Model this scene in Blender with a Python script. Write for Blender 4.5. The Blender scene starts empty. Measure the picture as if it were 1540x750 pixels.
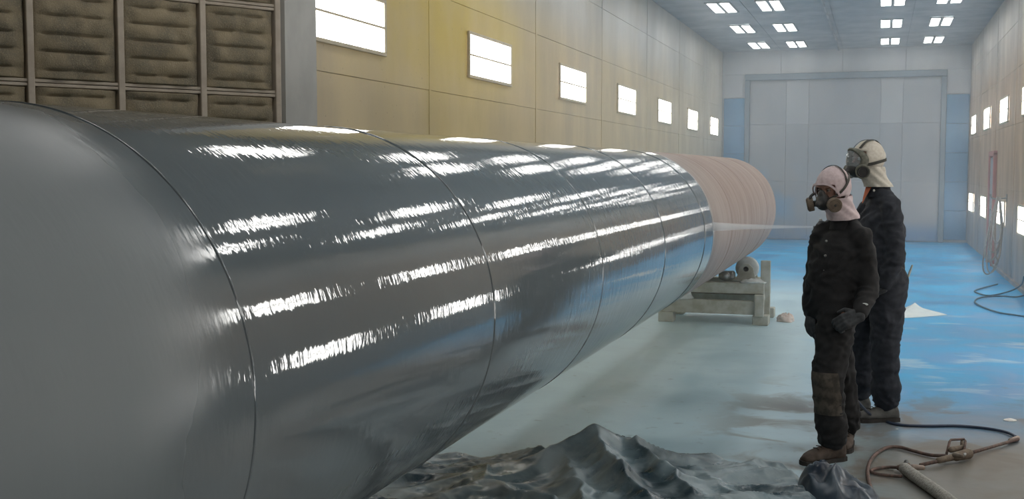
import bpy, bmesh, math, random
from mathutils import Vector, Matrix, noise
random.seed(7)
S = bpy.context.scene
COL = S.collection
PI = math.pi

# ------------------------------------------------------------------ camera
F_PX, CAMH = 1700.0, 1.70
PITCH = math.atan(120.0 / F_PX)
YAW = math.atan(555.0 / (F_PX * math.cos(PITCH) + 120.0 * math.sin(PITCH)))
cd = bpy.data.cameras.new('camera'); cam = bpy.data.objects.new('camera', cd)
COL.objects.link(cam)
cam.location = (0, 0, CAMH); cam.rotation_euler = (PI / 2 - PITCH, 0, YAW)
cd.sensor_width = 36.0; cd.lens = 36.0 * F_PX / 1540.0
cd.clip_start = 0.05; cd.clip_end = 200
S.camera = cam

# ------------------------------------------------------------------ world, exposure
w = bpy.data.worlds.new('world'); S.world = w; w.use_nodes = True
w.node_tree.nodes['Background'].inputs[0].default_value = (.55, .62, .70, 1)
w.node_tree.nodes['Background'].inputs[1].default_value = 0.05
S.view_settings.view_transform = 'Standard'; S.view_settings.look = 'None'
S.view_settings.exposure = 0.3; S.view_settings.gamma = 1.0
S.view_settings.use_curve_mapping = False
S.cycles.max_bounces = 8; S.cycles.diffuse_bounces = 5; S.cycles.glossy_bounces = 4
S.cycles.volume_bounces = 3; S.cycles.transparent_max_bounces = 12
S.cycles.sample_clamp_indirect = 6.0
LAMP = 7.5            # radiance of the tube fixtures

# ------------------------------------------------------------------ measuring helpers
cR = Vector((math.cos(YAW), math.sin(YAW), 0))       # level direction to the camera's right
cD = Vector((-math.sin(YAW), math.cos(YAW), 0))      # level direction ahead
def ray(px, py):
    a, b = (px - 770.0) / F_PX, (375.0 - py) / F_PX
    f = cD * math.cos(PITCH) + Vector((0, 0, -math.sin(PITCH)))
    u = cD * math.sin(PITCH) + Vector((0, 0, math.cos(PITCH)))
    return f + cR * a + u * b
CAMP = Vector((0, 0, CAMH))
def fl(px, py, z=0.0):            # the point at height z seen at a pixel
    r = ray(px, py); return CAMP + r * ((z - CAMH) / r.z)
def dpt(px, py, d):               # the point at level distance d
    r = ray(px, py); return CAMP + r * (d / r.dot(cD))

# ------------------------------------------------------------------ objects
def tag(o, label=None, cat=None, group=None, kind=None):
    if label: o['label'] = label
    if cat: o['category'] = cat
    if group: o['group'] = group
    if kind: o['kind'] = kind
    return o
def empty(name, loc=(0, 0, 0), rz=0.0, **k):
    o = bpy.data.objects.new(name, None); COL.objects.link(o)
    o.location = loc; o.rotation_euler = (0, 0, rz); o.empty_display_size = .1
    return tag(o, **k)

class MB:
    def __init__(s): s.v = []; s.f = []; s.sm = []
    def add(s, vs, fs, smooth=False):
        n = len(s.v); s.v += [tuple(v) for v in vs]; s.f += [tuple(i + n for i in f) for f in fs]
        s.sm += [smooth] * len(fs); return s
    def box(s, a, b, M=None, bev=0.0):
        x0, y0, z0 = a; x1, y1, z1 = b
        if bev <= 0:
            vs = [Vector(p) for p in ((x0,y0,z0),(x1,y0,z0),(x1,y1,z0),(x0,y1,z0),(x0,y0,z1),(x1,y0,z1),(x1,y1,z1),(x0,y1,z1))]
            fs = [(0,3,2,1),(4,5,6,7),(0,1,5,4),(1,2,6,5),(2,3,7,6),(3,0,4,7)]
        else:
            bm = bmesh.new(); bmesh.ops.create_cube(bm, size=1)
            for v in bm.verts:
                v.co = Vector(((x0+x1)/2 + v.co.x*(x1-x0), (y0+y1)/2 + v.co.y*(y1-y0), (z0+z1)/2 + v.co.z*(z1-z0)))
            bmesh.ops.bevel(bm, geom=bm.edges[:], offset=bev, segments=1, affect='EDGES')
            bm.verts.index_update()
            vs = [v.co.copy() for v in bm.verts]; fs = [[v.index for v in f.verts] for f in bm.faces]; bm.free()
        if M: vs = [M @ v for v in vs]
        return s.add(vs, fs)
    def loft(s, rings, closed=True, caps=True, smooth=True):
        n = len(rings[0]); vs = [p for r in rings for p in r]; fs = []
        for i in range(len(rings) - 1):
            for j in range(n if closed else n - 1):
                k = (j + 1) % n
                fs.append((i*n+j, i*n+k, (i+1)*n+k, (i+1)*n+j))
        if caps:
            fs.append(tuple(reversed(range(n)))); fs.append(tuple((len(rings)-1)*n + j for j in range(n)))
        return s.add(vs, fs, smooth)
    def tube(s, pts, r, seg=10, caps=True):
        pts = [Vector(p) for p in pts]; rr = r if isinstance(r, (list, tuple)) else [r] * len(pts)
        rings = []; up = None
        for i, p in enumerate(pts):
            t = (pts[min(i+1, len(pts)-1)] - pts[max(i-1, 0)]).normalized()
            if up is None:
                up = Vector((0, 0, 1)) if abs(t.z) < .9 else Vector((1, 0, 0))
            a = t.cross(up); a.normalize(); b = a.cross(t).normalized(); up = b
            rings.append([p + (a*math.cos(2*PI*j/seg) + b*math.sin(2*PI*j/seg)) * rr[i] for j in range(seg)])
        return s.loft(rings, caps=caps)
    def capsule(s, p, q, r1, r2, seg=14):
        p, q = Vector(p), Vector(q); t = (q - p).normalized()
        pts = []; rr = []
        for k in range(5):
            a = -PI/2 + (k + .35) / 5 * PI/2
            pts.append(p + t * r1 * math.sin(a)); rr.append(max(r1 * math.cos(a), 1e-3))
        pts += [p, q]; rr += [r1, r2]
        for k in range(5):
            a = (k + .65) / 5 * PI/2
            pts.append(q + t * r2 * math.sin(a)); rr.append(max(r2 * math.cos(a), 1e-3))
        return s.tube(pts, rr, seg)
    def ball(s, c, r, M=None, nu=16, nv=10):
        c = Vector(c); r = (r, r, r) if not isinstance(r, (list, tuple)) else r
        M = M or Matrix.Identity(3); rings = []
        for i in range(nv + 1):
            a = -PI/2 + PI * min(max(i / nv, .02), .98)
            rings.append([c + M @ Vector((r[0]*math.cos(a)*math.cos(2*PI*j/nu), r[1]*math.cos(a)*math.sin(2*PI*j/nu), r[2]*math.sin(a))) for j in range(nu)])
        return s.loft(rings)
    def mesh(s, name, mat):
        me = bpy.data.meshes.new(name); me.from_pydata(s.v, [], s.f)
        me.polygons.foreach_set('use_smooth', s.sm)
        if mat: me.materials.append(mat)
        me.update(); return me
    def build(s, name, mat, parent=None, **k):
        return put(name, s.mesh(name, mat), parent, **k)
def put(name, me, parent=None, loc=None, rot=None, **k):
    o = bpy.data.objects.new(name, me); COL.objects.link(o)
    if parent: o.parent = parent
    if loc is not None: o.location = loc
    if rot is not None: o.rotation_euler = rot
    return tag(o, **k)
def curve_pts(pts, n=8):
    """Catmull-Rom through pts"""
    P = [Vector(p) for p in pts]; P = [P[0]*2 - P[1]] + P + [P[-1]*2 - P[-2]]; out = []
    for i in range(1, len(P) - 2):
        for k in range(n):
            t = k / n; a, b, c, d = P[i-1], P[i], P[i+1], P[i+2]
            out.append(.5*((2*b) + (c-a)*t + (2*a-5*b+4*c-d)*t*t + (3*b-a-3*c+d)*t**3))
    out.append(P[-2]); return out
def remesh(mb, name, mat, voxel, smooth=3, disp=None, parent=None, **k):
    """fuse overlapping shapes into one continuous skin"""
    o = put('tmp', mb.mesh('tmp', None))
    m = o.modifiers.new('r', 'REMESH'); m.mode = 'VOXEL'; m.voxel_size = voxel
    sm = o.modifiers.new('s', 'SMOOTH'); sm.iterations = smooth; sm.factor = .5
    me = bpy.data.meshes.new_from_object(o.evaluated_get(bpy.context.evaluated_depsgraph_get()))
    old = o.data; bpy.data.objects.remove(o); bpy.data.meshes.remove(old)
    me.name = name
    if disp:
        ns = [v.normal.copy() for v in me.vertices]
        for v, n in zip(me.vertices, ns): v.co += n * disp(v.co, n)
    me.materials.clear(); me.materials.append(mat)
    me.polygons.foreach_set('use_smooth', [True] * len(me.polygons)); me.update()
    return put(name, me, parent, **k)

# ------------------------------------------------------------------ materials
class Mat:
    def __init__(s, name, color=(.5,.5,.5), rough=.6, metal=0.0, **k):
        s.m = bpy.data.materials.new(name); s.m.use_nodes = True
        s.t = s.m.node_tree; s.b = s.t.nodes['Principled BSDF']
        s.b.inputs['Base Color'].default_value = (*color, 1)
        s.b.inputs['Roughness'].default_value = rough; s.b.inputs['Metallic'].default_value = metal
        for a, v in k.items(): s.b.inputs[a].default_value = v
        s.pos = None
    def n(s, kind, **k):
        x = s.t.nodes.new(kind)
        for a, v in k.items(): setattr(x, a, v)
        return x
    def l(s, a, b): s.t.links.new(a, b)
    def P(s):
        if not s.pos:
            g = s.n('ShaderNodeNewGeometry'); s.pos = g.outputs['Position']
            q = s.n('ShaderNodeSeparateXYZ'); s.l(s.pos, q.inputs[0]); s.x, s.y, s.z = q.outputs
        return s.pos
    def noise(s, scale=5.0, detail=4.0, rough=.55, vec=None, st=(1,1,1), dist=0.0):
        s.P(); mp = s.n('ShaderNodeMapping'); s.l(vec or s.pos, mp.inputs[0]); mp.inputs['Scale'].default_value = st
        x = s.n('ShaderNodeTexNoise'); x.inputs['Scale'].default_value = scale; x.inputs['Detail'].default_value = detail
        x.inputs['Roughness'].default_value = rough; x.inputs['Distortion'].default_value = dist
        s.l(mp.outputs[0], x.inputs['Vector']); return x.outputs['Fac']
    def mr(s, v, a, b, c=0.0, d=1.0, smooth=True):
        x = s.n('ShaderNodeMapRange'); x.interpolation_type = 'SMOOTHSTEP' if smooth else 'LINEAR'
        if isinstance(v, (int, float)): x.inputs[0].default_value = v
        else: s.l(v, x.inputs[0])
        for i, q in enumerate((a, b, c, d)): x.inputs[i+1].default_value = q
        return x.outputs[0]
    def math(s, op, a, b=0.0):
        x = s.n('ShaderNodeMath', operation=op)
        for i, q in enumerate((a, b)):
            if isinstance(q, (int, float)): x.inputs[i].default_value = q
            else: s.l(q, x.inputs[i])
        return x.outputs[0]
    def mix(s, f, a, b):
        x = s.n('ShaderNodeMix', data_type='RGBA')
        if isinstance(f, (int, float)): x.inputs[0].default_value = f
        else: s.l(f, x.inputs[0])
        for i, q in ((6, a), (7, b)):
            if isinstance(q, tuple): x.inputs[i].default_value = (*q, 1)
            else: s.l(q, x.inputs[i])
        return x.outputs[2]
    def bump(s, h, strength=.3, dist=.01, normal=None):
        x = s.n('ShaderNodeBump'); x.inputs['Strength'].default_value = strength; x.inputs['Distance'].default_value = dist
        s.l(h, x.inputs['Height'])
        if normal: s.l(normal, x.inputs['Normal'])
        s.l(x.outputs[0], s.b.inputs['Normal']); return x.outputs[0]
    def col(s, c): s.l(c, s.b.inputs['Base Color']); return s
    def rgh(s, c): s.l(c, s.b.inputs['Roughness']); return s

def simple(name, c1, c2=None, scale=20, rough=.6, bump=.2, dist=.003, metal=0.0, **k):
    m = Mat(name, c1, rough, metal, **k)
    if c2:
        n = m.noise(scale, 5); m.col(m.mix(m.mr(n, .35, .65), c1, c2))
        if bump: m.bump(n, bump, dist)
    return m.m

# walls of stained sheet metal
def wall_mat(name, side):
    m = Mat(name, rough=.42); m.P()
    n1 = m.noise(.55, 5); n2 = m.noise(2.2, 6, st=(1, 1, .35)); n3 = m.noise(30, 3)
    if side == 'left':
        c = m.mix(m.mr(n2, .3, .7), (.50, .40, .23), (.43, .36, .25))
        yl = m.math('MULTIPLY', m.mr(m.y, 6.9, 8.8), m.mr(m.y, 14.5, 10.0))
        yl = m.math('MULTIPLY', yl, m.mr(m.z, 2.2, 3.0, .45, 1.0))
        yl = m.math('MULTIPLY', yl, m.mr(n1, .3, .62, .35, 1.0))
        c = m.mix(yl, c, (.56, .43, .09))
        up = m.math('MULTIPLY', m.mr(m.z, 3.0, 3.9), m.mr(m.y, 8.5, 12.5))
        up = m.math('MULTIPLY', up, m.mr(n1, .25, .6, .6, 1.0))
        c = m.mix(up, c, (.40, .40, .38))
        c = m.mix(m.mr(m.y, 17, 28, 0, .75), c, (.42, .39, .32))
    elif side == 'right':
        c = m.mix(m.mr(n2, .3, .7), (.45, .29, .16), (.34, .235, .155))
        low = m.math('MULTIPLY', m.mr(m.z, 1.6, .2), m.mr(n1, .3, .6, .3, .9))
        c = m.mix(low, c, (.22, .26, .30))
        c = m.mix(m.mr(m.z, 2.9, 4.0, 0, .7), c, (.42, .42, .40))
    elif side == 'back':
        c = m.mix(m.mr(n2, .3, .7), (.42, .44, .45), (.36, .38, .40))
    else:
        c = m.mix(m.mr(n2, .3, .7), (.27, .31, .34), (.22, .265, .30))
    # faint darker runs and scuffs
    c = m.mix(m.mr(n3, .66, .74, 0, .35), c, (.16, .12, .08))
    m.col(c); m.rgh(m.mr(n2, .3, .7, .35, .55))
    m.bump(n2, .25, .01); return m.m
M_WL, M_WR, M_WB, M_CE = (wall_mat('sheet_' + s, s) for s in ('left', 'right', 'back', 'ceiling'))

def floor_mat():
    m = Mat('painted_concrete', rough=.5); m.P()
    n1 = m.noise(.5, 5, dist=.4); n2 = m.noise(1.6, 6, dist=.6); n3 = m.noise(9, 6); n4 = m.noise(60, 3)
    ns = m.noise(.9, 5, st=(1.0, 2.6, 1), dist=.5)
    conc = m.mix(m.mr(n2, .32, .68), (.105, .093, .072), (.185, .178, .155))
    conc = m.mix(m.mr(n1, .48, .62, 0, .5), conc, (.22, .28, .30))
    blue = m.mix(m.mr(n2, .3, .7), (.008, .24, .54), (.03, .38, .70))
    pale = m.mix(m.mr(n2, .3, .65), (.38, .56, .65), (.50, .67, .74))
    # distance down the booth, wobbled
    yy = m.math('ADD', m.y, m.math('MULTIPLY', m.math('SUBTRACT', n1, .5), 3.2))
    xx = m.math('ADD', m.x, m.math('MULTIPLY', m.math('SUBTRACT', n2, .5), 1.0))
    c = m.mix(m.mr(yy, 7.0, 9.4), conc, blue)
    # pale overspray beside and under the tube
    k = m.math('MULTIPLY', m.mr(xx, .25, -.75), m.mr(yy, 21, 13.5))
    k = m.math('MULTIPLY', k, m.mr(yy, 4.6, 7.0, .35, 1.0))
    c = m.mix(k, c, pale)
    k2 = m.math('MULTIPLY', m.mr(ns, .55, .66), m.math('MULTIPLY', m.mr(m.y, 8, 10), m.mr(m.y, 17, 12)))
    c = m.mix(m.math('MULTIPLY', k2, .55), c, (.42, .58, .66))
    # brown worn patch by the men
    k3 = m.math('MULTIPLY', m.mr(n2, .48, .6), m.math('MULTIPLY', m.mr(m.y, 10, 8), m.mr(m.x, -1.3, -.6)))
    c = m.mix(m.math('MULTIPLY', k3, .75), c, (.15, .125, .10))
    # dark blue band by the far door
    c = m.mix(m.math('MULTIPLY', m.mr(m.y, 25, 28), m.mr(n1, .4, .6, .2, .7)), c, (.03, .17, .33))
    c = m.mix(m.mr(n3, .6, .75, 0, .3), c, (.08, .10, .11))
    m.col(c); m.rgh(m.mr(n2, .3, .7, .36, .6)); m.bump(n3, .25, .006); return m.m
M_FL = floor_mat()

def tube_mat():
    m = Mat('tube_coating'); m.P()
    wob = m.noise(5, 4, st=(1, .6, 1)); edge = m.math('ADD', m.y, m.math('MULTIPLY', m.math('SUBTRACT', wob, .5), .10))
    prim = m.mr(edge, 8.12, 8.30)
    nb = m.noise(3.2, 5, st=(.35, 2.4, .35)); nb2 = m.noise(14, 4, st=(.2, 1.6, .2))
    pc = m.mix(m.mr(nb, .35, .65), (.285, .205, .165), (.35, .265, .225))
    pc = m.mix(m.mr(nb2, .45, .65, 0, .6), pc, (.22, .145, .115))
    pc = m.mix(m.mr(m.y, 9.6, 8.3, 0, .4), pc, (.40, .36, .33))
    n = m.noise(1.3, 4)
    gc = m.mix(m.mr(n, .35, .65), (.140, .168, .182), (.158, .186, .200))
    m.col(m.mix(prim, gc, pc))
    # the near end is dry and dulled, the wet part mirrors the lamps
    dn = m.noise(.9, 5, st=(1, .7, 1), dist=.4)
    dy = m.math('ADD', m.y, m.math('MULTIPLY', m.math('SUBTRACT', dn, .5), 1.1))
    dull = m.mr(dy, 1.95, 1.52)
    r = m.n('ShaderNodeMix'); m.l(dull, r.inputs[0]); r.inputs[2].default_value = .045; r.inputs[3].default_value = .55
    r2 = m.n('ShaderNodeMix'); m.l(prim, r2.inputs[0]); m.l(r.outputs[0], r2.inputs[2]); r2.inputs[3].default_value = .62
    m.rgh(r2.outputs[0])
    m.b.inputs['IOR'].default_value = 1.75
    m.b.inputs['Coat Weight'].default_value = 0.0
    w1 = m.noise(16, 3, .6, st=(.55, 1.0, .55)); w2 = m.noise(60, 2, .5, st=(.30, 1.0, .30)); w3 = m.noise(2.2, 2, st=(1, .5, 1))
    h = m.math('ADD', m.math('MULTIPLY', w1, 1.0), m.math('MULTIPLY', w2, .5))
    h = m.math('ADD', h, m.math('MULTIPLY', w3, 1.6))
    m.bump(h, .5, .0017); return m.m
M_TUBE = tube_mat()

M_FRAME = simple('grey_frame', (.50, .44, .36), (.43, .37, .30), 12, .55, .15)
M_PIER = simple('pale_pier', (.34, .34, .32), (.30, .30, .28), 4, .5, .1)
M_LAMPF = simple('lamp_frame', (.50, .44, .32), (.42, .37, .28), 9, .5, .1)
M_LAMPC = simple('lamp_frame_ceiling', (.30, .33, .35), (.25, .28, .30), 9, .5, .1)
def lamp_mat():
    m = Mat('lit_tubes', (.9, .9, .9), .3); m.b.inputs['Emission Color'].default_value = (1, .985, .95, 1)
    m.b.inputs['Emission Strength'].default_value = LAMP; return m.m
M_LAMP = lamp_mat()
def pad_mat():
    m = Mat('dusty_filter_media', rough=.95); m.P()
    a = m.noise(110, 2, .7); b = m.noise(6, 5); c0 = m.noise(260, 1)
    c = m.mix(m.mr(b, .3, .7), (.17, .15, .11), (.32, .265, .175))
    c = m.mix(m.mr(a, .50, .68, 0, .75), c, (.30, .25, .16))
    c = m.mix(m.mr(c0, .64, .72, 0, .8), c, (.50, .45, .36))
    m.col(c); m.bump(a, .6, .006); return m.m
M_PAD = pad_mat()
M_CLOTH = simple('black_twill', (.006, .0065, .008), (.011, .011, .012), 30, .85, .3, .002)
M_NAVY = simple('navy_twill', (.013, .016, .023), (.022, .026, .036), 30, .85, .3, .002)
M_PATCH = simple('worn_knee', (.085, .072, .058), (.040, .036, .030), 25, .9, .3)
M_SKIN = simple('skin', (.42, .25, .19), (.36, .20, .15), 40, .5, .1, .001)
M_HOOD_P = simple('pink_hood', (.62, .52, .53), (.54, .44, .45), 60, .9, .25, .002)
M_HOOD_C = simple('cream_hood', (.60, .57, .50), (.52, .48, .41), 60, .9, .25, .002)
M_RUB = simple('mask_rubber', (.022, .023, .024), (.035, .035, .033), 30, .5, .1)
M_CART = simple('cartridge', (.13, .10, .075), (.19, .15, .11), 50, .8, .3)
M_CARTG = simple('cartridge_grey', (.09, .095, .075), (.15, .15, .12), 50, .7, .3)
M_STRAP = simple('strap', (.045, .045, .036), (.03, .03, .026), 40, .7, .1)
M_GLOVE = simple('grey_glove', (.05, .055, .06), (.030, .033, .037), 40, .8, .4)
M_BOOT = simple('brown_boot', (.050, .034, .025), (.085, .062, .048), 18, .75, .3)
M_SHOE = simple('grey_boot', (.13, .13, .12), (.085, .083, .078), 18, .8, .3)
M_SOLE = simple('dark_sole', (.022, .020, .018), (.035, .03, .026), 18, .85, .2)
M_ORANGE = simple('orange_cloth', (.50, .13, .05), (.42, .10, .04), 30, .8, .2)
M_STEEL = simple('dull_steel', (.30, .31, .30), (.22, .22, .21), 20, .4, .2, metal=.7)
M_TIMBER = simple('dusted_timber', (.36, .36, .30), (.46, .48, .44), 9, .85, .35, .006)
M_TIMBD = simple('dark_timber', (.14, .11, .085), (.22, .19, .15), 12, .85, .35, .006)
M_RAG = simple('white_rag', (.52, .56, .56), (.62, .66, .66), 12, .85, .4, .008)
M_RAGP = simple('pinkish_rag', (.62, .52, .47), (.68, .62, .58), 12, .85, .4, .008)
M_SHEET = simple('white_sheet', (.60, .68, .70), (.66, .73, .74), 6, .6, .2)
M_HOSEB = simple('navy_hose', (.018, .030, .060), (.03, .045, .08), 30, .45, .15)
M_HOSER = simple('brown_hose', (.17, .105, .085), (.09, .065, .055), 35, .7, .4)
M_HOSET = simple('tan_hose', (.36, .29, .24), (.30, .24, .20), 35, .7, .3)
M_HOSEG = simple('grey_hose', (.42, .40, .37), (.30, .28, .26), 20, .7, .2)
M_HOSED = simple('dark_hose', (.09, .16, .21), (.06, .12, .17), 20, .7, .2)
M_PADT = simple('felt_sleeve', (.40, .39, .35), (.24, .23, .21), 90, .9, .7, .008)
M_RED = simple('red_frame', (.42, .16, .14), (.36, .15, .13), 6, .6, .15)
M_DOOR = simple('grey_door', (.26, .28, .30), (.22, .235, .25), 1.2, .45, .1)
M_BLUEP = simple('blue_overspray_panel', (.05, .17, .31), (.07, .21, .35), 1.6, .5, .15)
M_SPARK = simple('white_scrap', (.75, .74, .70), (.66, .64, .6), 20, .7, .2)
def bigdoor_mat():
    m = Mat('hangar_door', rough=.4); m.P()
    n1 = m.noise(.6, 5); n2 = m.noise(2, 5, st=(1, 1, .4))
    c = m.mix(m.mr(n2, .3, .7), (.17, .19, .21), (.21, .225, .24))
    c = m.mix(m.mr(m.z, 2.3, .8, 0, .8), c, (.26, .255, .255))
    b = m.math('MULTIPLY', m.mr(m.x, -1.6, -2.2), m.math('MULTIPLY', m.mr(m.z, .2, .8), m.mr(m.z, 2.0, 1.1)))
    b = m.math('MULTIPLY', b, m.mr(n1, .35, .55))
    c = m.mix(m.math('MULTIPLY', b, .85), c, (.10, .26, .44))
    b2 = m.math('MULTIPLY', m.mr(m.z, .55, .15), m.mr(n1, .4, .55))
    c = m.mix(m.math('MULTIPLY', b2, .8), c, (.07, .17, .32))
    m.col(c); m.bump(n2, .15, .01); return m.m
M_BIGD = bigdoor_mat()
def tarp_mat():
    m = Mat('plastic_tarp', rough=.35); m.P()
    a = m.noise(5, 6, dist=.5); b = m.noise(26, 5); g = m.noise(2.2, 3)
    c = m.mix(m.mr(g, .40, .58), (.030, .058, .075), (.20, .27, .30))
    g2 = m.n('ShaderNodeNewGeometry'); q = m.n('ShaderNodeSeparateXYZ'); m.l(g2.outputs['True Normal'], q.inputs[0])
    c = m.mix(m.math('MULTIPLY', m.mr(a, .42, .68), .7), c, (.36, .43, .45))
    c = m.mix(m.mr(b, .62, .74, 0, .4), c, (.42, .48, .50))
    c = m.mix(m.mr(m.x, .2, .7, 0, .0), c, (.05, .07, .10))
    m.col(c); m.rgh(m.mr(a, .35, .7, .25, .55)); m.bump(b, .3, .004); return m.m
M_TARP = tarp_mat()
M_TARPN = simple('navy_tarp', (.014, .025, .045), (.06, .085, .11), 7, .35, .3, .004)

# ------------------------------------------------------------------ room shell
XL, XR, YB, YN, HC = -3.76, 1.93, 28.3, -5.0, 4.57
PITCHY = 3.2
LY = [7.62 + PITCHY * k for k in range(7)]                 # fixture centres down the booth
floor = MB().box((-6.2, YN, -.12), (XR + .15, YB + .3, 0)).build('floor', M_FL, kind='structure')

def panel_wall(name, mat, origin, along, out, cuts, rows, seam=.003, label=None):
    """sheet panels each its own object on a backing slab; out = direction into the room"""
    root = empty(name, kind='structure')
    L = cuts[-1] - cuts[0]
    o = Vector(origin); a = Vector(along); u = Vector(out)
    M = Matrix((( a.x, u.x, 0, o.x), (a.y, u.y, 0, o.y), (a.z, u.z, 1, o.z), (0, 0, 0, 1)))
    MB().box((cuts[0], -.14, rows[0]), (cuts[-1], -.012, rows[-1]), M).build('backing', mat, root)
    for i in range(len(cuts) - 1):
        for j in range(len(rows) - 1):
            d = random.uniform(-.002, .002)
            MB().box((cuts[i] + seam/2, -.012, rows[j] + seam/2), (cuts[i+1] - seam/2, d, rows[j+1] - seam/2), M, bev=.003).build('panel', mat, root)
    # riveted cover strips over the upright joints
    for c in cuts[1:-1]:
        MB().box((c - .022, -.004, rows[0]), (c + .022, .005, rows[-1]), M, bev=.003).build('joint_strip', mat, root)
    return root
cl = [6.9, 9.23, 12.43, 15.63, 18.83, 22.03, 25.23, YB]
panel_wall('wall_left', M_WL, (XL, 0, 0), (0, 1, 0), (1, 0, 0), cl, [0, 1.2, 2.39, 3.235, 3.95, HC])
cr = [YN, -3.6, -.4, 2.8, 6.0, 9.2, 12.4, 15.6, 18.8, 22.0, 25.2, YB]
panel_wall('wall_right', M_WR, (XR, 0, 0), (0, 1, 0), (-1, 0, 0), cr, [0, 1.38, 2.39, 3.235, 3.95, HC])
ce = empty('ceiling', kind='structure')
MB().box((-6.2, YN, HC + .012), (XR + .15, YB + .3, HC + .12)).build('backing', M_CE, ce)
xs = [-6.2, XL, -2.35, -.92, .5, XR]
ys = [YN, -3.6, -.4, 2.8, 6.0, 9.2, 12.4, 15.6, 18.8, 22.0, 25.2, YB]
for i in range(5):
    for j in range(len(ys) - 1):
        MB().box((xs[i] + .004, ys[j] + .004, HC + random.uniform(-.002, .002)), (xs[i+1] - .004, ys[j+1] - .004, HC + .012), bev=.003).build('panel', M_CE, ce)
# sprinkler line along the ceiling
tag(MB().tube([(-1.0, 8, HC - .06), (-1.0, YB - .4, HC - .06)], .022).build('ceiling_pipe', M_CE),
    'thin grey pipe running down the middle of the ceiling', 'pipe')

# back wall: frame round a wide roll-up door, blue side panels
wb = empty('wall_back', kind='structure')
MB().box((XL - .2, YB, 0), (XR + .2, YB + .2, HC + .1)).build('backing', M_WB, wb)
def bx(px, py): # x, z on the back wall plane
    r = ray(px, py); t = YB / r.y; p = CAMP + r * t; return p.x, p.z
dx0 = bx(1124, 200)[0]; dx1 = bx(1418, 200)[0]; dz1 = bx(1271, 112)[1]
bz = bx(1105, 147)[1]
up = [XL, -2.35, -.92, .5, XR]
for i in range(4):
    MB().box((up[i] + .004, YB - .02, dz1 + .06), (up[i+1] - .004, YB, HC), bev=.004).build('panel', M_WB, wb)
for (a, b, n) in ((XL, dx0, 'l'), (dx1, XR, 'r')):
    MB().box((a, YB - .02, bz), (b, YB, dz1 + .055), bev=.004).build('panel', M_WB, wb)
    k = 5
    for i in range(k):
        MB().box((a + .05, YB - .05, .06 + (bz - .08) * i / k + .006), (b - .02, YB, .06 + (bz - .08) * (i + 1) / k), bev=.005).build('side_panel', M_BLUEP, wb, label='blue stained side panel')
M_HEAD = simple('dark_blue_steel', (.085, .12, .15), (.11, .15, .18), 2, .45, .1)
bd = empty('door_1', (0, 0, 0), kind='structure')
MB().box((dx0 - .06, YB - .16, dz1 - .10), (dx1 + .06, YB - .02, dz1 + .05), bev=.01).build('header_beam', M_HEAD, bd)
for x in (dx0, dx1):
    MB().box((x - .06, YB - .14, 0), (x + .06, YB - .02, dz1 - .1), bev=.01).build('guide_rail', M_HEAD, bd)
cols = [dx0 + .06, bx(1183, 150)[0], bx(1217, 150)[0], bx(1325, 150)[0], bx(1358, 150)[0], dx1 - .06]
M_PALED = simple('pale_door_panel', (.25, .27, .285), (.23, .25, .265), 1.4, .45, .1)
rows = [0.02, 1.42, bx(1271, 186)[1], dz1 - .1]
for i in range(5):
    for j in range(3):
        MB().box((cols[i] + .002, YB - .075 + (.004 if i % 2 else 0), rows[j] + .002), (cols[i+1] - .002, YB - .02, rows[j+1] - .002), bev=.002).build(
            'door_panel', M_PALED if (i in (1, 3) and j == 2) else M_BIGD, bd)
MB().box((XL, YB - .03, 0), (dx0 - .06, YB - .0, .06)).build('baseboard_back', M_DOOR, kind='structure')
# walls behind the camera
wn = MB().box((-6.2, YN - .12, 0), (XR + .15, YN, HC)).build('wall_near', M_WR, kind='structure')

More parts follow.
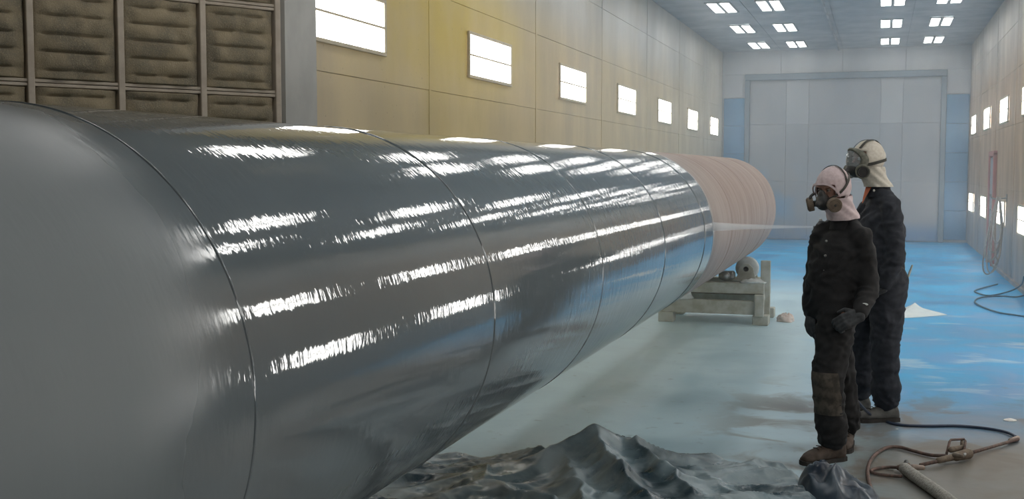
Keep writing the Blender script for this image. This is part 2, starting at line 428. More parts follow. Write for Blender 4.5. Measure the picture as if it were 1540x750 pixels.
# angled exhaust filter bank to the left
A0 = Vector((-3.60, 6.36, 0)); DIRF = Vector((-.526, -.8505, 0)).normalized()
NRM = Vector((-DIRF.y, DIRF.x, 0));  NRM = NRM if NRM.x > 0 else -NRM
FB = empty('filter_bank', A0, label='dusty brown intake filter bank in grey framing left of the yellow wall', cat='filter wall')
FB.rotation_euler = (0, 0, math.atan2(DIRF.y, DIRF.x))     # local x runs left along the bank, local y faces away/into room
sgn = 1 if (Matrix.Rotation(FB.rotation_euler.z, 3, 'Z') @ Vector((0, 1, 0))).dot(NRM) > 0 else -1
CW, CX_, Z0 = .533, .497, .04
NC, NR = 7, 8
def pad_mesh(seed):
    random.seed(seed); nx, nz = 36, 84; W = .458; H = .492; vs = []; fs = []
    slits = []
    for k, v in enumerate((.11, .31, .51, .71, .90)):
        v += random.uniform(-.012, .012)
        if k in (0, 4) or (k == 3 and seed % 2): slits += [(v, .16, .44), (v + .0001, .58, .88)]
        else: slits += [(v, .15, .90)]
    for i in range(nz + 1):
        for j in range(nx + 1):
            u, v = j / nx, i / nz
            d = .012 * math.sin(PI * min(u * 6, 1) / 2) * math.sin(PI * min((1 - u) * 6, 1) / 2)
            d += .017 * noise.noise(Vector((u * 5, v * 5, seed * 7.3)))
            ks = [x[0] for x in slits]; lo = max([x for x in ks if x <= v], default=-.09); hi = min([x for x in ks if x > v], default=1.09)
            if hi - lo > .05: d += .019 * math.sin(PI * ((v - lo) / (hi - lo)) ** .8) ** .9 * (.25 + .75 * max(0, min(1, (u - .06) / .16, (.97 - u) / .12)))
            for (sv, a, b) in slits:
                m = max(0, min(1, (u - a) / .05)) * max(0, min(1, (b - u) / .05))
                q = (v - sv)
                d -= m * .026 * math.exp(-(q / .0085) ** 2)
            if u in (0, 1) or v in (0, 1): d = -.02
            vs.append((u * W - W / 2, sgn * d, (v - .5) * H))
    for i in range(nz):
        for j in range(nx):
            q = (i*(nx+1)+j, i*(nx+1)+j+1, (i+1)*(nx+1)+j+1, (i+1)*(nx+1)+j)
            fs.append(q if sgn < 0 else q[::-1])
    return MB().add(vs, fs, True).mesh('filter_pad', M_PAD)
pads = [pad_mesh(s) for s in (1, 2, 3, 4)]
MB().box((-.02, -sgn*.16 if sgn > 0 else .05, 0), (NC*CX_ + .1, -.05 if sgn > 0 else .16, HC)).build('back_panel', M_FRAME, FB)
x0 = .03
for c in range(NC):
    for r in range(NR):
        put('filter_pad', pads[(c * 3 + r * 5) % 4], FB, loc=(x0 + (c + .5) * CX_, 0, Z0 + (r + .5) * CW))
for c in range(NC + 1):
    MB().box((x0 + c*CX_ - .019, -.05, 0), (x0 + c*CX_ + .019, .03, HC), bev=.004).build('frame_post', M_FRAME, FB)
for r in range(NR + 1):
    for k in (-1, 1):
        MB().box((x0, -.045, Z0 + r*CW + k*.011 - .009), (x0 + NC*CX_, .018 if sgn > 0 else .045, Z0 + r*CW + k*.011 + .009), bev=.003).build('frame_rail', M_FRAME, FB)
# flat pier between filters and yellow wall
p0 = A0 + Vector((0, 0, 0)); p1 = Vector((-3.69, 6.97, 0))
pr = MB(); d = (p1 - p0).normalized(); nn = Vector((d.y, -d.x, 0)); nn = nn if nn.x > 0 else -nn
p0 = p0 + d*.03; base = [p0 + nn*.02, p1 + nn*.02, p1 - nn*.02, p0 - nn*.02]
pr.add([Vector((b.x, b.y, z)) for z in (0, HC) for b in base], [(0,1,2,3)[::-1], (4,5,6,7), (0,1,5,4), (1,2,6,5), (2,3,7,6), (3,0,4,7)])
tag(pr.build('pier', M_PIER), 'flat pale grey upright pier between filter bank and yellow wall', 'pier')
ang_end = A0 + DIRF * (NC*CX_ + .1)
MB().box((ang_end.x - .14, YN, 0), (ang_end.x, ang_end.y, HC)).build('wall_outer', M_WL, kind='structure')

# ------------------------------------------------------------------ lamps
def fixture_meshes(mat_frame, g=.008):
    L, W = 1.24, .38; f = MB()
    f.box((-L/2 - .035, -W/2 - .03, 0), (L/2 + .035, -W/2, .022), bev=.003)
    f.box((-L/2 - .035, W/2, 0), (L/2 + .035, W/2 + .03, .022), bev=.003)
    f.box((-L/2 - .035, -W/2, 0), (-L/2, W/2, .022), bev=.003); f.box((L/2, -W/2, 0), (L/2 + .035, W/2, .022), bev=.003)
    f.box((-L/2, -g + .001, 0), (L/2, g - .001, .018), bev=.002)
    d = MB().box((-L/2, g, .002), (L/2, W/2, .012)); e = MB().box((-L/2, -W/2, .002), (L/2, -g, .012))
    return f.mesh('frame', mat_frame), d.mesh('diffuser', M_LAMP), e.mesh('diffuser', M_LAMP)
M_LAMPOFF = simple('unlit_diffuser', (.55, .55, .52), (.45, .45, .42), 8, .3, .05)
FW, FC = fixture_meshes(M_LAMPF, .010), fixture_meshes(M_LAMPC, .030)
def fixture(ms, loc, rot, label, group, lit=True):
    r = empty('light_fixture', loc, label=label, cat='light', group=group); r.rotation_euler = rot
    if not lit:
        put('frame', ms[0], r)
        for k in (1, 2): me = ms[k].copy(); me.materials.clear(); me.materials.append(M_LAMPOFF); put('diffuser', me, r)
        return r
    put('frame', ms[0], r); put('diffuser', ms[1], r); put('diffuser', ms[2], r); return r
ORD = ['first', 'second', 'third', 'fourth', 'fifth', 'sixth', 'seventh', 'eighth', 'ninth', 'tenth', 'eleventh']
for i, y in enumerate(LY):
    z = CAMH + 1.30 - i * .016 - .19
    fixture(FW, (XL + .004, y, z - .0), (PI/2, 0, PI/2), '%s bright light fixture from the filter bank on the yellow left wall' % ORD[i], 'light fixtures on the left wall')
RY = [LY[-1] - PITCHY * k for k in range(9)]
for i, y in enumerate(RY):
    fixture(FW, (XR - .004, y, 2.68), (PI/2, 0, -PI/2), '%s light fixture from the far door in the upper row on the right wall' % ORD[i], 'upper light fixtures on the right wall')
    fixture(FW, (XR - .004, y + (.2 if i < 2 else .1), .98), (PI/2, 0, -PI/2), '%s light fixture from the far door in the lower row on the right wall' % ORD[i], 'lower light fixtures on the right wall')
CX = {'outer left': -2.74, 'inner left': -1.90, 'inner right': .13, 'outer right': 1.04}
for i, y in enumerate([LY[-1] - PITCHY * k for k in range(8)]):
    for nm, x in CX.items():
        fixture(FC, (x, y, HC - .003), (PI, 0, PI/2), 'ceiling light fixture in the %s column, %s from the far door' % (nm, ORD[i]), 'light fixtures on the ceiling', lit=not (nm == 'inner left' and i == 6))

# ------------------------------------------------------------------ the great tube
TX, TZ, TR = -1.74, 1.24, .60
seams = [-2.6, -1.1, .4, 1.90, 3.33, 4.78, 6.28, 7.79, 9.28, 10.77, 12.26, 13.30]
tube = empty('steel_tube', (TX, 0, TZ), label='huge grey steel tube, wet gloss paint ahead of brown primer, lying on a cradle', cat='tube')
NSEG = 220
def ring(y, r): return [Vector((math.cos(2*PI*j/NSEG)*r, y, math.sin(2*PI*j/NSEG)*r)) for j in range(NSEG)]
for i in range(len(seams) - 1):
    a, b = seams[i] + .003, seams[i+1] - .003
    prof = []
    n = 22
    for t in [0, .0015, .004, .009, .02] + [k / n for k in range(1, n)] + [.98, .991, .996, .9985, 1]:
        y = a + (b - a) * t
        e = min(y - a, b - y)
        dr = -.0003 * math.exp(-(e / .03) ** 2) + .0008 * math.sin(t * PI) + .0006 * math.sin(i * 2.1 + t * 5)
        prof.append((y, TR + dr))
    rings = [ring(a, TR - .012)] + [ring(y, r) for y, r in prof] + [ring(b, TR - .012)]
    inner = [ring(b, TR - .02), ring(a, TR - .02)]
    MB().loft(rings + inner, caps=False).build('shell_section', M_TUBE, tube)
for y in seams[1:-1]:
    rr = []
    for k in range(7):
        a = -PI/2 + PI * k / 6
        rr.append((y + .0052 * math.sin(a), TR - .0030 + .0052 * math.cos(a)))
    m = MB(); rings = []
    for (yy, r) in rr:
        rings.append([Vector((math.cos(2*PI*j/NSEG)*(r + .0008*noise.noise(Vector((j*.9, yy*50, y)))), yy, math.sin(2*PI*j/NSEG)*r)) for j in range(NSEG)])
    m.loft(rings, caps=False).build('weld_seam', M_TUBE, tube)

# ------------------------------------------------------------------ timber cradle with rollers
def cradle(y, label):
    c = empty('tube_cradle', (TX, y, 0), label=label, cat='stand')
    def b(name, a, bb, mat=M_TIMBER, bev=.006, **k): return MB().box(a, bb, bev=bev).build(name, mat, c, **k)
    for s in (-1, 1):
        for yy in (0, .72):
            x = s * .52
            b('foot', (x - .085, yy, 0), (x + .085, yy + .16, .11))
    for yy in (.02, .76): b('lower_beam', (-.58, yy, .15 - .04), (.52, yy + .10, .26))
    for s in (-.5, .5): b('side_rail', (s - .05, .0, .262), (s + .05, .88, .335))
    b('cross_plate', (-.55, .30, .30), (.50, .55, .336), M_TIMBD)
    for yy in (.06, .68): b('upper_beam', (-.55, yy, .337), (.55, yy + .12, .455), M_TIMBER)
    b('post', (.50, .18, .0), (.605, .23, .70), label='tall upright timber')
    b('short_post', (.46, -.035, .10), (.56, .02, .335))
    b('mid_block', (.25, .22, .34), (.46, .46, .38), M_TIMBD)
    for s in (-1, 1):
        x = s * .32; z = .585
        m = MB(); prof = [(-.05, .03), (-.05, .118), (-.035, .13), (.035, .13), (.05, .118), (.05, .03)]
        m.loft([[Vector((x + math.cos(2*PI*j/32)*r, .50 + q, z + math.sin(2*PI*j/32)*r)) for j in range(32)] for q, r in prof])
        w = m.build('roller', M_RAG, c)
        m = MB()
        m.loft([[Vector((x + math.cos(2*PI*j/16)*.03, .36 + q, z + math.sin(2*PI*j/16)*.03)) for j in range(16)] for q in (0, .28)])
        m.build('axle', M_STEEL, w)
        for q in (.36, .60):
            pl = [(-.11, .456), (.11, .456), (.075, .60), (.03, .64), (-.03, .64), (-.075, .60)]
            MB().loft([[Vector((x + px, q + t, pz)) for px, pz in pl] for t in (0, .03)], smooth=False).build('bearing_bracket', M_TIMBER, c)
        MB().box((x - .15, .30, .455), (x + .15, .70, .470), bev=.003).build('base_plate', M_TIMBER, c)
    MB().box((.03, .22, .472), (.20, .42, .56), bev=.02).build('gearbox', M_STEEL, c)
    m = MB(); m.tube([(.115, .20, .52), (.115, .10, .52)], .05, 16); m.build('motor', M_STEEL, c)
    return c
cradle(12.5, 'dust covered timber and steel roller cradle under the brown end of the tube')
def rag(loc, sx, sy, sz, mat, label, seed, name='rag', cat='cloth'):
    m = MB(); nu, nv = 26, 14; rings = []
    for i in range(nv + 1):
        a = PI/2 * (1 - i / nv) ; r0 = math.sin(PI/2 * i / nv)
        ring_ = []
        for j in range(nu):
            t = 2*PI*j/nu; k = 1 + .35 * noise.noise(Vector((math.cos(t)*1.6 + seed, math.sin(t)*1.6, i*.25)))
            x, y, z = sx*math.cos(t)*max(r0, .02)*k, sy*math.sin(t)*max(r0, .02)*k, sz*math.cos(PI/2*i/nv)*(1 + .5*noise.noise(Vector((math.cos(t)*3, math.sin(t)*3, seed+i*.4))))
            ring_.append(Vector((x, y, max(z, 0.0))))
        rings.append(ring_)
    m.loft(rings[::-1]); o = m.build(name, mat, loc=loc, label=label, cat=cat); return o
rag(fl(1181, 483), .10, .09, .085, M_RAGP, 'crumpled pinkish white rag on the floor right of the cradle', 3.1)
c1 = Vector((TX - .36, 12.57, .262)); rag(c1, .13, .07, .12, M_RAG, 'bunched white rag on the lower beam of the cradle', 8.2)
rag(Vector((TX + .42, 12.62, .456)), .14, .08, .04, M_RAG, 'flat dusty rag on the upper beam of the cradle beside the post', 5.4)

# folded white sheet on the floor
sh = MB(); pts = [(1335, 479), (1372, 478), (1400, 476), (1424, 473.5), (1404, 468), (1385, 463), (1371, 461), (1355, 465), (1338, 466)]
base = [fl(*p) for p in pts]; cen = sum(base, Vector()) / len(base); nR = 7; rings = []
for k in range(nR):
    t = k / (nR - 1); rr = []
    for i, p in enumerate(base):
        q = p.lerp(cen + Vector((0, .1, 0)), t); q = Vector((q.x, q.y, .006 + .10 * t ** 2.2 + .012 * noise.noise(q * 9) * (t > 0)))
        q.z = max(q.z, .004); rr.append(q)
    rings.append(rr)
low = [Vector((p.x, p.y, .001)) for p in base]
sh.loft([low] + rings, caps=True, smooth=False)
tag(sh.build('folded_sheet', M_SHEET), 'peaked white folded sheet lying on the blue floor behind the men', 'sheet')

# ------------------------------------------------------------------ crumpled tarp in the foreground
edge = [(500, 752), (560, 735), (645, 700), (700, 692), (755, 690), (820, 690), (893, 689), (955, 690), (1040, 697), (1120, 706), (1165, 712), (1215, 722), (1260, 726)]
def edge_d(r):
    pts = []
    for (x, y) in edge:
        p = fl(x, y); pts.append((p.dot(cR), p.dot(cD)))
    if r <= pts[0][0]: return pts[0][1]
    for a, b in zip(pts, pts[1:]):
        if r <= b[0]: return a[1] + (b[1]-a[1]) * (r-a[0])/(b[0]-a[0])
    return pts[-1][1]
def seg_d(p, a, b):
    ab = b - a; t = max(0, min(1, (p - a).dot(ab) / ab.length_squared)); return (p - a - ab*t).length, t
def rd(px, py, z):
    p = fl(px, py, z); return Vector((p.dot(cR), p.dot(cD)))
ridges = [  # ((px,py,z) , (px,py,z), width)
    ((893, 651, .23), (760, 700, .08), .10), ((760, 700, .08), (600, 738, .05), .08),
    ((893, 651, .23), (935, 700, .20), .07), ((935, 700, .20), (985, 760, .13), .07),
    ((955, 663, .19), (1000, 700, .15), .05), ((1000, 700, .15), (1040, 735, .12), .05), ((955, 663, .19), (1060, 697, .06), .05),
    ((893, 651, .23), (955, 663, .16), .06), ((850, 690, .12), (880, 745, .16), .06), ((700, 720, .10), (830, 745, .14), .06),
    ((1030, 690, .07), (1160, 722, .05), .05), ((1060, 715, .08), (1130, 755, .09), .06)]
RS = [(rd(*a), rd(*b), a[2], b[2], w_) for a, b, w_ in ridges]
def tarp_h(r, d, e):
    p = Vector((r, d)); q = Vector((r*.8 + d*.35, d*1.25 - r*.35, 0))
    wq = q + Vector((noise.noise(q * 2.3), noise.noise(q * 2.3 + Vector((9, 0, 0))), 0)) * .22
    h = .0
    for k, amp, s in ((1.7, .060, 0), (3.6, .034, 4), (8, .014, 8), (17, .005, 2)):
        v = 1 - abs(noise.noise(wq * k + Vector((s, s, 0)))) * 2.2
        h += amp * max(v, 0) ** 1.15
    for a, b, za, zb, w_ in RS:
        dd, t = seg_d(p + Vector((noise.noise(q * 6), noise.noise(q * 6 + Vector((5, 5, 5))))) * .03, a, b)
        g = math.exp(-(dd / (w_ * 1.2)) ** 1.15)
        h = max(h, (za + (zb - za) * t) * g * .92 + h * (1 - .75 * g))
    fade = min(1, e / .10)
    return .006 + h * fade
tm = MB(); NX, NY = 320, 140; vs = []; fs = []
for i in range(NY + 1):
    for j in range(NX + 1):
        r = -1.35 + j / NX * 2.93
        e0 = edge_d(r) + .025 * noise.noise(Vector((r * 5, 0, 2))) + .01 * noise.noise(Vector((r * 17, 0, 2)))
        dN = 4.5; t = (i / NY) ** 1.0; d = e0 + (dN - e0) * t
        h = tarp_h(r, d, (e0 - d) + .012)
        if i == 0: h = .002
        h *= min(1, (j + .5) / 10) * min(1, (NX - j + .5) / 10)
        p = cR * r + cD * d; vs.append((p.x, p.y, max(h, .003)))
for i in range(NY):
    for j in range(NX):
        fs.append((i*(NX+1)+j, (i+1)*(NX+1)+j, (i+1)*(NX+1)+j+1, i*(NX+1)+j+1))
tm.add(vs, fs, True)
tag(tm.build('drop_sheet', M_TARP), 'crumpled dark teal plastic drop sheet spread on the floor below the tube', 'tarp')
# separate navy bundle at its right end
def bundle():
    c = fl(1258, 752, 0); m = MB(); nu, nv = 72, 26; rings = []
    for i in range(nv + 1):
        r0 = math.sin(PI/2 * i / nv); rr = []
        for j in range(nu):
            t = 2*PI*j/nu; x = math.cos(t)*r0; y = math.sin(t)*r0
            k = 1 + .14*noise.noise(Vector((math.cos(t)*1.5, math.sin(t)*1.5, 4)))
            q = Vector((x*2.6, y*2.6, 1))
            z = max(math.cos(PI/2*i/nv), 0) ** .7 * (.12 + .07*x*-1) + .07*(1 - r0**3)*(1 - abs(noise.noise(q*.8))*2.6)
            p = c + cR*(x*.20*k) + cD*(y*.24*k); rr.append(Vector((p.x, p.y, max(z, .002))))
        rings.append(rr)
    m.loft(rings[::-1])
    tag(m.build('folded_tarp', M_TARPN), 'small navy bundle of crumpled plastic at the right end of the drop sheet', 'tarp')
bundle()

# ------------------------------------------------------------------ hoses and gun on the floor
def hose(name, pts, r, mat, label=None, cat='hose', parent=None, seg=10, n=8, **k):
    return MB().tube(curve_pts(pts, n), r, seg).build(name, mat, parent, label=label, cat=cat, **k)
def flz(px, py, z): return fl(px, py, z)
hose('air_hose', [dpt(1262, 545, 7.15), dpt(1274, 580, 7.1), dpt(1292, 606, 7.0), flz(1315, 627, .012), flz(1345, 637, .01), flz(1385, 640, .01), flz(1440, 640, .01), flz(1485, 644, .01), flz(1515, 650, .012), flz(1529, 657, .016)],
     .0095, M_HOSEB, 'navy hose trailing from the men across the floor to the pole gun')
gun = empty('pole_gun', fl(1432, 690), label='brown pole spray gun with square metal handle lying on the floor', cat='spray gun')
gi = gun.location.copy()
def G(px, py, z): return fl(px, py, z) - gi
MB().tube([G(1531, 660, .016), G(1490, 672, .02), G(1455, 682, .026)], [.011, .0095, .011], 10).build('long_tube', M_HOSER, gun)
MB().tube([G(1452, 684, .026), G(1425, 690, .026), G(1384, 699, .022)], .0105, 10).build('barrel', M_HOSER, gun)
MB().tube([G(1531, 658, .016), G(1519, 662, .016)], .014, 10).build('end_fitting', M_HOSET, gun, label='pale end fitting')
m = MB(); 
for a, b, r in (((1456, 682, .04), (1438, 686, .04), .030), ((1438, 686, .035), (1412, 692, .03), .020), ((1430, 676, .06), (1446, 673, .06), .018), ((1447, 676, .05), (1447, 664, .08), .012)): m.capsule(G(*a), G(*b), r, r*.9, 12)
m.build('valve_body', M_CART, gun)
hz = .035
m = MB(); m.tube([G(1423, 684, .03), G(1428, 664, .095), G(1430, 661, .10), G(1450, 660, .10), G(1452, 663, .095), G(1449, 687, .03)], .0075, 8)
m.build('square_handle', M_HOSER, gun)
m = MB(); m.capsule(G(1436, 684, .07), G(1447, 686, .075), .015, .012, 10); m.build('trigger', M_TIMBD, gun)
m = MB(); m.capsule(G(1457, 676, .05), G(1450, 684, .05), .009, .009, 8); m.build('knob', M_STEEL, gun)
hose('material_hose', [flz(1423, 685, .03), flz(1400, 684, .014), flz(1375, 678, .014), flz(1352, 672, .014), flz(1330, 674, .014), flz(1312, 688, .014), flz(1305, 706, .014), flz(1308, 728, .012), flz(1318, 752, .012), flz(1330, 785, .012)],
     .0105, M_HOSER, 'brown crusted hose looping left from the pole gun to the bottom edge')
wh = hose('whip_hose', [flz(1362, 704, .03), flz(1340, 702, .014), flz(1318, 704, .014), flz(1310, 708, .012), flz(1318, 712, .012), flz(1340, 715, .012), flz(1356, 716, .02)],
     .009, M_HOSER, 'short brown hose folded back on itself beside the felt sleeved pipe')
sl = empty('sleeved_pipe', fl(1362, 708), label='thick grey felt sleeved pipe running out at the bottom edge', cat='pipe'); si = sl.location.copy()
m = MB(); pts = curve_pts([flz(1360, 704, .036) - si, flz(1385, 722, .034) - si, flz(1408, 738, .034) - si, flz(1440, 762, .034) - si, flz(1470, 790, .034) - si], 8)
rr = [.033 + .004*noise.noise(Vector((i*.7, 0, 0))) for i in range(len(pts))]
m.tube(pts, rr, 18); m.build('sleeve', M_PADT, sl)
m = MB(); m.capsule(flz(1352, 703, .03) - si, flz(1366, 699, .05) - si, .016, .012, 10); m.build('elbow', M_HOSER, sl)
m = MB(); m.capsule(flz(1363, 694, .055) - si, flz(1363, 700, .05) - si, .012, .012, 10); m.build('cap', M_RUB, sl)
m = MB(); m.capsule(flz(1374, 702, .03) - si, flz(1388, 703, .03) - si, .017, .013, 10); m.build('coupling', M_HOSET, sl, label='pale coupling')
for i, (px, py, s, lb) in enumerate(((1519, 632, .045, 'small white paper scrap on the blue floor near the right edge'), (1349, 645, .010, 'tiny white paint chip beside the navy hose'))):
    p = fl(px, py); k = MB()
    rr = [[p + cR*(s*math.cos(t)*f) + cD*(s*.8*math.sin(t)*f) + Vector((0, 0, z)) for t in [2*PI*j/9 for j in range(9)]] for f, z in ((1, .001), (.95, s*.12), (.3, s*.3))]
    k.loft(rr, smooth=False); tag(k.build('paper_scrap', M_SPARK), lb, 'scrap')

# ------------------------------------------------------------------ hoses on the right wall
def wpt(px, z, off=.05):      # point near the right wall at a pixel column
    r = ray(px, 375); t = (XR - off) / r.x; p = r * t; return Vector((p.x, p.y, z))
hk = empty('hose_hook', wpt(1512, 1.25, .0), label='steel hook holding looped grey hoses on the right wall', cat='hook')
MB().box((-.012, -.05, -.06), (0, .05, .06), bev=.003).build('plate', M_STEEL, hk)
MB().tube(curve_pts([(0, 0, 0), (-.12, 0, -.015), (-.21, 0, -.01), (-.25, 0, .05)]), .012).build('arm', M_STEEL, hk)
ycen = wpt(1512, 0).y
for k in range(7):
    w0 = .12 + .085 * k; dz = [.95, .70, 1.10, .85, 1.19, 1.02, 1.21][k]; off = -.03 * (k % 3) - .05
    pts = []
    for i in range(15):
        t = i / 14; a = PI * t
        yy = ycen + .05 * (k - 3) * math.sin(a)
        xx = XR - .17 - .02 * k * math.sin(a) + (.10 + .026 * k) * .5 * math.cos(a) * (1 if 0 < i < 14 else .25) * (.6 + .8 * math.sin(a))
        pts.append(Vector((min(xx, XR - .03), yy, 1.255 + .012 * (k % 3) - dz * max(math.sin(a), 0) ** .6)))
    hose('wall_hose', pts, .011 + .003 * (k % 2), M_HOSEG if k % 3 else M_HOSET, ['narrowest', 'second narrowest', 'third narrowest', 'middle', 'third widest', 'second widest', 'widest'][k] + ' loop of grey hose hanging from the right wall hook', group='hoses on the right wall', n=4, seg=8)
pts = [wpt(1516, 1.24, .07), wpt(1517, .7, .08), wpt(1518, .12, .12), fl(1521, 428, .02), fl(1524, 425, .02)]
hose('dark_hose', [fl(1540, 416, .35), fl(1536, 428, .12), fl(1520, 437, .015), fl(1490, 444, .015), fl(1472, 441, .015), fl(1466, 437, .015), fl(1480, 432, .015), fl(1500, 427, .015)], .010, M_HOSED,
     'dark hose curling on the blue floor below the wall hoses')
hose('floor_hose', [fl(1562, 478, .015), fl(1530, 474, .015), fl(1500, 469, .015), fl(1475, 460, .015), fl(1466, 453, .015), fl(1476, 447, .015), fl(1505, 445, .015), fl(1530, 446, .015), fl(1552, 440, .015)], .010, M_HOSED,
     'dark hose lying in a wide bend by the right wall')
# service door with red frame in the right wall
dr = empty('door_2', (XR, 22.0, 0), kind='structure')
MB().box((-.03, -.42, .02), (-.004, .42, 1.92), bev=.004).build('leaf', M_DOOR, dr)
for s in (-.46, .46): MB().box((-.06, s - .045, 0), (0, s + .045, 2.0), bev=.006).build('jamb', M_RED, dr)
MB().box((-.06, -.505, 1.94), (0, .505, 2.03), bev=.006).build('lintel', M_RED, dr)
MB().capsule((-.07, -.33, 1.0), (-.07, -.24, 1.0), .012, .012).build('handle', M_STEEL, dr)
MB().box((XR - .05, 11.2, 0), (XR, 21.4, .05)).build('baseboard_right', M_WR, kind='structure')

# ------------------------------------------------------------------ people
def basis(F):
    F = Vector((F[0], F[1], F[2] if len(F) > 2 else 0)).normalized(); Z = Vector((0, 0, 1)); L = Z.cross(F).normalized(); U = F.cross(L).normalized()
    return F, L, U
def ell_ring(c, L, F, w_, d_, n=28, pw=1.0):
    return [c + L*(w_*math.cos(2*PI*j/n)) + F*(d_*math.sin(2*PI*j/n)) for j in range(n)]
def folds(amp, seed):
    def f(p, n):
        q = Vector((p.x*9, p.y*9, p.z*13)) + Vector((seed, 0, 0))
        q += Vector((noise.noise(q*.5), noise.noise(q*.5 + Vector((7, 0, 0))), noise.noise(q*.5 + Vector((0, 7, 0)))))*1.2
        v = noise.noise(q)
        return amp * ((1 - abs(v)*2.4)) - amp*.3 + amp*.5*noise.noise(q*2.3)
    return f
def hand(mb, wrist, dirv, palm, curl=.9, thumb_side=None, s=1.0):
    """palm and five bent fingers; dirv = along hand, palm = palm normal"""
    d = Vector(dirv).normalized(); pn = Vector(palm); pn = (pn - d*pn.dot(d)).normalized(); sd = d.cross(pn).normalized()
    if thumb_side is not None and sd.dot(Vector(thumb_side)) < 0: sd = -sd
    w = Vector(wrist)
    for k in range(4):
        o = (k - 1.5) * .021 * s
        mb.capsule(w + sd*o*.6, w + d*.085*s + sd*o, .019*s, .0135*s, 10)
        q = w + d*.085*s + sd*o; L = [.046, .050, .045, .036][::-1][k] * s; dd = d.copy()
        for j in range(3):
            ang = curl * (.55 + .25*j)
            R = Matrix.Rotation(ang, 3, sd) ; e1 = R @ dd
            if e1.dot(pn) < dd.dot(pn): e1 = Matrix.Rotation(-ang, 3, sd) @ dd
            dd = e1; q2 = q + dd * L * (1 - .22*j); mb.capsule(q, q2, (.0118 - .001*j)*s, (.0108 - .001*j)*s, 10); q = q2
    # thumb from the side near the base (index side = +sd)
    t0 = w + d*.025*s + sd*.028*s; t1 = t0 + (d*.55 + sd*.65 + pn*.35).normalized()*.045*s; t2 = t1 + (d*.8 + sd*.1 + pn*.5).normalized()*.034*s
    mb.capsule(t0, t1, .016*s, .0125*s, 10); mb.capsule(t1, t2, .0125*s, .0105*s, 10)
def boot(parent, ankle, toe, mat, seed, name='boot'):
    """ankle: floor point under the ankle, toe: floor direction"""
    F, L, U = basis(toe); a = Vector((ankle[0], ankle[1], 0)); m = MB(); rings = []
    for t, w_, h, zc in ((-.085, .026, .030, .045), (-.07, .038, .055, .06), (-.03, .043, .065, .068), (.03, .042, .052, .062), (.09, .047, .042, .052), (.14, .051, .034, .046), (.185, .045, .027, .040), (.215, .026, .017, .034)):
        rings.append([a + F*t + L*(w_*math.cos(2*PI*j/20)) + Vector((0, 0, zc + h*math.sin(2*PI*j/20))) for j in range(20)])
    m.loft(rings)
    m.loft([ell_ring(a + F*f + Vector((0, 0, z)), L, F, w_, d_, 20) for f, z, w_, d_ in ((.0, .06, .046, .066), (-.01, .11, .043, .056), (-.015, .17, .046, .055), (-.015, .22, .05, .058))])
    o = remesh(m, name, mat, .008, 3, folds(.003, seed), parent)
    s = MB(); out = []
    for t, w_ in ((-.093, .018), (-.085, .034), (-.05, .044), (.0, .042), (.05, .043), (.10, .051), (.15, .055), (.19, .048), (.215, .034), (.225, .014)): out.append((t, w_))
    poly = [a + F*t + L*w_ for t, w_ in out] + [a + F*t - L*w_ for t, w_ in reversed(out)]
    s.loft([[p + Vector((0, 0, z)) for p in poly] for z in (.0, .024)], smooth=False); s.build('sole', M_SOLE, o)
    for k in range(4):   # laces
        q = a + F*(.055 + .022*k) + Vector((0, 0, .117 - .010*k)); MB().tube([q - L*.024, q + Vector((0, 0, .004)), q + L*.024], .0028, 6).build('lace', M_SOLE, o)
    return o

def head_mesh(m, c, F, L, U, s=1.0):
    Mx = Matrix((L, F, U)).transposed()
    m.ball(c + U*.02 - F*.008, (.074*s, .094*s, .098*s), Mx, 24, 16)
    m.ball(c - U*.045 + F*.022, (.055*s, .066*s, .062*s), Mx, 20, 12)
    m.capsule(c + F*.094 + U*.006, c + F*.112 - U*.026, .010, .014, 10)     # nose
    m.capsule(c + F*.084 + U*.03 - L*.045, c + F*.090 + U*.032 + L*.045, .011, .011, 10)  # brow
    m.capsule(c + F*.088 - U*.055 - L*.02, c + F*.088 - U*.055 + L*.02, .008, .008, 10)   # lips
    m.capsule(c + F*.074 - U*.094, c + F*.078 - U*.092, .018, .018, 10)     # chin
    for k in (-1, 1): m.ball(c + L*k*.076 - F*.005 - U*.005, (.010, .018, .030), Mx, 12, 8)

